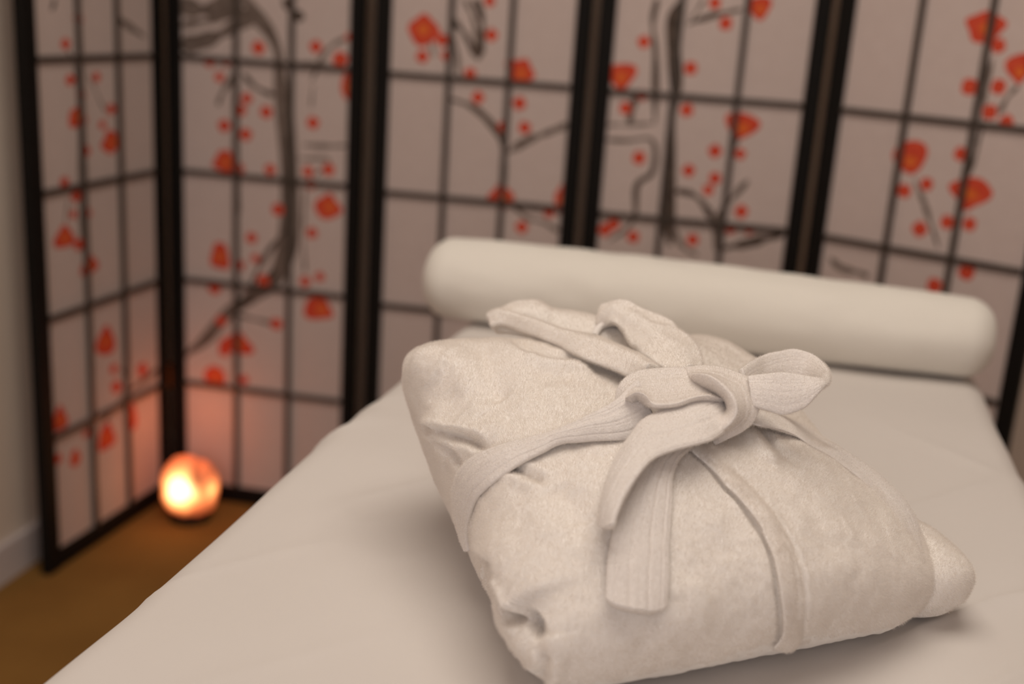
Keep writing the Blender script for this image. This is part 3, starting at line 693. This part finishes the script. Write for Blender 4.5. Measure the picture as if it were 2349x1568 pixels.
def body_surface(n=236):
    g = np.linspace(-1, 1, n)
    g = np.tan(g * 0.9) / np.tan(0.9)
    U, Vv = np.meshgrid(g, g, indexing='ij')
    one = np.ones_like(U)
    faces, verts = [], []
    idx = np.arange(n * n).reshape(n, n)
    quad = np.stack([idx[:-1, :-1], idx[1:, :-1], idx[1:, 1:], idx[:-1, 1:]], -1).reshape(-1, 4)
    for k, Pm in enumerate(((U, Vv, one), (Vv, U, -one), (Vv, one, U), (U, -one, Vv), (one, U, Vv), (-one, Vv, U))):
        verts.append(np.stack(Pm, -1).reshape(-1, 3))
        faces.append(quad + k * n * n)
    C = np.vstack(verts)
    Fq = np.vstack(faces)
    # weld the seams of the cube
    key = np.round(C * 1e6).astype(np.int64)
    _, first, inv = np.unique(key, axis=0, return_index=True, return_inverse=True)
    C = C[first]
    Fq = inv.ravel()[Fq]
    pl = (np.abs(C[:, 0]) ** 7 + np.abs(C[:, 1]) ** 7) ** (1 / 7)
    ez = np.where(C[:, 2] < 0, 5.0, 3.3)
    nrm = (pl ** ez + np.abs(C[:, 2]) ** ez) ** (1 / ez)
    Q = C / nrm[:, None]
    al, be, ga = (Q[:, i] * .5 + .5 for i in range(3))
    A0, A1, B0, B1, H = BODY_GRIDS
    a = (1 - al) * grid2(A0, be, ga) + al * grid2(A1, be, ga)
    b = (1 - be) * grid2(B0, al, ga) + be * grid2(B1, al, ga)
    h = ga * grid2(H, al, be)
    return np.stack([a, b, h], 1), Fq
#BODY_END
robe = empty('folded_bathrobe', tuple(RO), math.atan2(E1[1], E1[0]))
tag(robe, 'folded white terry bathrobe bundle tied with its own knotted belt', 'bathrobe')


def dist_curve(V, N, pts, reach):
    """distance, signed side and arclength fraction of vertices near a surface curve"""
    C = spline(pts, max(24, 10 * len(pts)))
    T = np.gradient(C, axis=0)
    T /= np.linalg.norm(T, axis=1)[:, None]
    lo, hi = C.min(0) - reach, C.max(0) + reach
    sel = np.where(((V > lo) & (V < hi)).all(1))[0]
    d = np.full(len(sel), 9.0)
    best = np.zeros(len(sel), int)
    P = V[sel]
    for k in range(len(C)):
        q = ((P - C[k]) ** 2).sum(1)
        m = q < d
        d[m] = q[m]
        best[m] = k
    d = np.sqrt(d)
    side = ((P - C[best]) * np.cross(N[sel], T[best])).sum(1)
    return sel, d, side, best / (len(C) - 1)


def taper(t, e=0.16):
    x = np.clip(np.minimum(t, 1 - t) / e, 0, 1)
    return x * x * (3 - 2 * x)


BV, BF = body_surface()
BN = vnormals(BV, BF)
BV = BV + BN * (0.0022 * vnoise(BV * 26, 1) + 0.0010 * vnoise(BV * 70, 2) + 0.0004 * vnoise(BV * 190, 3))[:, None]
disp = np.zeros(len(BV))
for kind, amp, w, ex, pts in CREASES:
    if kind == 'groove':
        sel, d, side, t = dist_curve(BV, BN, pts, 3.2 * w)
        endf = np.where((t <= 0) | (t >= 1), 0.6, 1.0)
        g = np.exp(-(d / w) ** (ex or 2)) * (0.35 + 0.65 * taper(t))
        if amp > 0 and not ex:                                   # cloth puffs up beside a crease
            g = g - 0.28 * np.exp(-((d - 2.0 * w) / (0.9 * w)) ** 2) * taper(t)
        np.add.at(disp, sel, -amp * g)
    else:
        sel, d, side, t = dist_curve(BV, BN, pts, ex * 2.4)
        inside = (t > 0) & (t < 1)
        up = 1 / (1 + np.exp(-np.clip(side / (0.45 * w), -30, 30)))
        g = amp * up * np.exp(-(np.maximum(side, 0) / ex) ** 2)
        g = g - 0.85 * amp * np.exp(-((side + 1.3 * w) / (1.5 * w)) ** 2)
        np.add.at(disp, sel, g * taper(t, 0.1) * inside * np.exp(-(np.maximum(d - np.abs(side), 0) / 0.02) ** 2))
BV = BV + BN * disp[:, None]
BV[:, 2] = np.maximum(BV[:, 2], 0.0035 + 0.001 * vnoise(BV * 40, 6))
body = link('robe_body', mesh_np('robe_body', BV, BF), M_terry, robe)


def ribbon_geo(U, L, thick, n=140, m=80, ribs=0, rib_amp=0.0004, puff=0.35, edge=3.0, wob=0.0006, seed=0, bow=0.0, tip=0.0):
    U, L = spline(U, n), spline(L, n)
    s = np.linspace(-1, 1, m)
    s = np.sin(s * np.pi / 2)
    C = 0.5 * (U[:, None] + L[:, None]) + 0.5 * (L - U)[:, None] * s[None, :, None]
    T = np.gradient(0.5 * (U + L), axis=0)
    Nn = np.cross(T, L - U)
    # keep the sweep normal steady where the band twists
    Nn /= np.linalg.norm(Nn, axis=1)[:, None] + 1e-12
    for k in range(1, n):
        if Nn[k] @ Nn[k - 1] < 0:
            Nn[k] *= -1
    for _ in range(4):
        Nn[1:-1] = Nn[:-2] + 2 * Nn[1:-1] + Nn[2:]
        Nn /= np.linalg.norm(Nn, axis=1)[:, None] + 1e-12
    prof = (1 - np.abs(s) ** edge) ** (1 / edge)
    h = thick * (0.5 * (1 - puff) + puff * 0.5 * (1 + np.cos(s * np.pi)) * .5 + 0.25 * puff) * prof
    if ribs:
        sw = (s + 1) / 2 + 0.035 * np.sin(7 * s + seed) + 0.02 * np.sin(15 * s + 2 * seed)
        ph = np.abs((sw * ribs) % 1 - 0.5) * 2
        rib_amp = rib_amp * (0.7 + 0.6 * np.sin(5 * s + seed) ** 2)
        h = h - rib_amp * np.clip(1 - (1 - ph) * 2.6, 0, 1) * prof
    off = Nn[:, None, :] * h[None, :, None]
    base = C + Nn[:, None, :] * (bow * (1 - s ** 2))[None, :, None]
    if tip:                                            # rounded free end
        tt = np.linspace(0, 1, n)
        wt = np.clip((tt - 0.9) / 0.1, 0, 1)[:, None] * (np.abs(s) ** 3)[None, :] * tip
        Tn = T / (np.linalg.norm(T, axis=1)[:, None] + 1e-12)
        base = base - Tn[:, None, :] * wt[:, :, None]
    top = base + off
    bot = base - off
    P = np.concatenate([top, bot[:, ::-1][:, 1:-1]], 1)         # closed ring per station
    k = P.shape[1]
    # round the two ends
    V = P.reshape(-1, 3)
    V = V + wob * np.stack([vnoise(V * 60 + 3, seed), vnoise(V * 60 + 11, seed + 1), vnoise(V * 60 + 23, seed + 2)], 1)
    idx = np.arange(n * k).reshape(n, k)
    nx = np.roll(idx, -1, 1)
    Fq = np.stack([idx[:-1], idx[1:], nx[1:], nx[:-1]], -1).reshape(-1, 4)
    caps = []
    for row, flip in ((0, 0), (n - 1, 1)):
        r = idx[row]
        for j in range(m - 1):
            q = [r[j], r[j + 1], r[(k - j - 1) % k], r[(k - j) % k]]
            caps.append(q[::-1] if flip else q)
    Fq = np.vstack([Fq, caps])
    a, b, c = V[Fq[:, 0]], V[Fq[:, 1]], V[Fq[:, 2]]
    if (a * np.cross(b - a, c - a)).sum() + 0 < (V.mean(0) * np.cross(b - a, c - a)).sum():
        Fq = Fq[:, ::-1]
    return V, Fq


def pile_geo(V, Fq, count, length, width, seed, keep=None):
    """short cotton loops standing off a terry surface: one sliver of cloth each"""
    r = np.random.default_rng(seed)
    a, b, c, d = (V[Fq[:, i]] for i in range(4))
    nrm = np.cross(c - a, d - b)
    ar = np.linalg.norm(nrm, axis=1)
    nrm = nrm / (ar[:, None] + 1e-15)
    if keep is not None:
        ar = ar * keep((a + c) / 2, nrm)
    f = np.searchsorted(np.cumsum(ar), r.random(count) * ar.sum()).clip(0, len(Fq) - 1)
    u, v = r.random((2, count, 1))
    P = (a[f] * (1 - u) + b[f] * u) * (1 - v) + (d[f] * (1 - u) + c[f] * u) * v
    n = nrm[f] + 0.26 * r.normal(size=(count, 3)) + 0.26 * np.stack([vnoise(P * 24 + q * 17, 40 + q) for q in range(3)], 1)
    n /= np.linalg.norm(n, axis=1)[:, None]
    sd = np.cross(n, r.normal(size=(count, 3)))
    sd /= np.linalg.norm(sd, axis=1)[:, None]
    ln = length * (0.55 + 0.75 * r.random((count, 1)))
    w = width * (0.6 + 0.8 * r.random((count, 1)))
    V0 = P - 0.0003 * n - sd * w / 2
    V1 = P - 0.0003 * n + sd * w / 2
    V2 = P + n * ln
    return np.stack([V0, V1, V2], 1).reshape(-1, 3), np.arange(count * 3).reshape(-1, 3)


def visible_cloth(P, n):
    return np.where((n[:, 2] < -0.5) | (P[:, 2] < 0.004), 0.0, 1.0)


PV, PF = pile_geo(BV, BF, 800000, 0.0025, 0.00022, 5, visible_cloth)
tag(link('pile', mesh_np('pile', PV, PF), M_pile, body), 'short fuzzy terry loops', kind='stuff')


def cloth_part(name, key, thick, parent, mat, fuzz=0, **kw):
    V, Fq = ribbon_geo(*RIBBONS[key], thick, **kw)
    V[:, 2] = np.maximum(V[:, 2], 0.003)
    o = link(name, mesh_np(name, V, Fq), mat, parent)
    return o, V, Fq


# collar and front hem of the robe
for name, key, th_, kw in (('hem', 'hem', 0.0058, dict(puff=.5, edge=2.4, wob=.0010, seed=2)),
                           ('lapel', 'lapel_left', 0.013, dict(puff=.6, edge=2.2, wob=.0014, seed=3)),
                           ('collar', 'collar_back', 0.016, dict(puff=.5, edge=2.2, wob=.0016, seed=5)),
                           ('lapel', 'lapel_right', 0.020, dict(puff=.6, edge=2.1, wob=.0016, seed=7, bow=0.006))):
    o, V, Fq = cloth_part(name, key, th_, robe, M_terry, **kw)
    PV, PF = pile_geo(V, Fq, 45000, 0.0022, 0.00024, 50 + len(name))
    tag(link('pile', mesh_np('pile', PV, PF), M_pile, o), 'short fuzzy terry loops', kind='stuff')


def tube_obj(name, pts, r, mat, parent, seg=10, n=40):
    C = spline(pts, n)
    T = np.gradient(C, axis=0)
    T /= np.linalg.norm(T, axis=1)[:, None]
    up = np.array([0.3, 0.2, 1.0])
    A = np.cross(T, up); A /= np.linalg.norm(A, axis=1)[:, None]
    B = np.cross(T, A)
    a = np.linspace(0, 2 * np.pi, seg, endpoint=False)
    V = (C[:, None] + r * (A[:, None] * np.cos(a)[None, :, None] + B[:, None] * np.sin(a)[None, :, None])).reshape(-1, 3)
    idx = np.arange(n * seg).reshape(n, seg); nx = np.roll(idx, -1, 1)
    return link(name, mesh_np(name, V, np.stack([idx[:-1], nx[:-1], nx[1:], idx[1:]], -1).reshape(-1, 4)), mat, parent)


tube_obj('hanger_loop', TUBES['hanger_loop'], 0.0035, M_belt, robe)

# end of a sleeve folded out at the right-hand side
nu, nv = 90, 60
th = np.linspace(0, 2 * np.pi, nu, endpoint=False)
phv = np.linspace(0.001, np.pi - .001, nv)
TH, PH = np.meshgrid(th, phv)
sp = lambda x, e: np.sign(x) * np.abs(x) ** e
Sx = sp(np.sin(PH), .7) * sp(np.cos(TH), .75)
Sy = sp(np.sin(PH), .7) * sp(np.sin(TH), .75)
Sz = sp(np.cos(PH), .8)
SV = np.stack([0.335 + 0.042 * Sx + 0.006 * Sz, 0.045 + 0.060 * Sy, 0.036 + 0.0335 * Sz - 0.006 * np.clip(Sx, 0, 1) * (Sz + 1)], -1).reshape(-1, 3)
SF = np.array([(i * nu + j, (i + 1) * nu + j, (i + 1) * nu + (j + 1) % nu, i * nu + (j + 1) % nu) for i in range(nv - 1) for j in range(nu)])
SN = vnormals(SV, SF)
SV = SV + SN * (0.002 * vnoise(SV * 45, 12) - 0.003 * np.exp(-((SV[:, 2] - 0.034 - 0.25 * (SV[:, 1] - .05)) / 0.004) ** 2))[:, None]
slv = link('sleeve_fold', mesh_np('sleeve_fold', SV, SF), M_terry, robe)
PV, PF = pile_geo(SV, SF, 52000, 0.0024, 0.00023, 71, visible_cloth)
tag(link('pile', mesh_np('pile', PV, PF), M_pile, slv), 'short fuzzy terry loops', kind='stuff')

# belt
belt = empty('belt', parent=robe)
belt_pile = []
for name, key, th_, kw in (('strand', 'strand_left', 0.0075, dict(ribs=6, rib_amp=.0006, seed=11)),
                           ('strand', 'strand_right', 0.006, dict(ribs=6, rib_amp=.0004, seed=15)),
                           ('tail', 'tail_long', 0.0075, dict(ribs=6, rib_amp=.0008, seed=19, tip=0.006)),
                           ('knot', 'knot_a', 0.009, dict(ribs=7, rib_amp=.0007, seed=23, bow=0.007, n=180, m=90)),
                           ('knot', 'knot_b', 0.013, dict(ribs=4, rib_amp=.0008, seed=27, bow=0.008, n=160, m=70)),
                           ('tail', 'tail_short', 0.0075, dict(ribs=6, rib_amp=.0006, seed=31, tip=0.004)),
                           ('loop', 'loop', 0.0065, dict(ribs=6, rib_amp=.00022, n=220, m=90, seed=35))):
    o, V, Fq = cloth_part(name, key, th_, belt, M_belt, **kw)
    belt_pile.append(pile_geo(V, Fq, 34000, 0.0015, 0.0002, 90 + kw['seed']))
base_i = np.cumsum([0] + [len(p_[0]) for p_ in belt_pile])
PV = np.vstack([p_[0] for p_ in belt_pile])
PF = np.vstack([p_[1] + q for p_, q in zip(belt_pile, base_i)])
tag(link('pile', mesh_np('pile', PV, PF), M_pile, belt), 'short fuzzy cotton loops', kind='stuff')
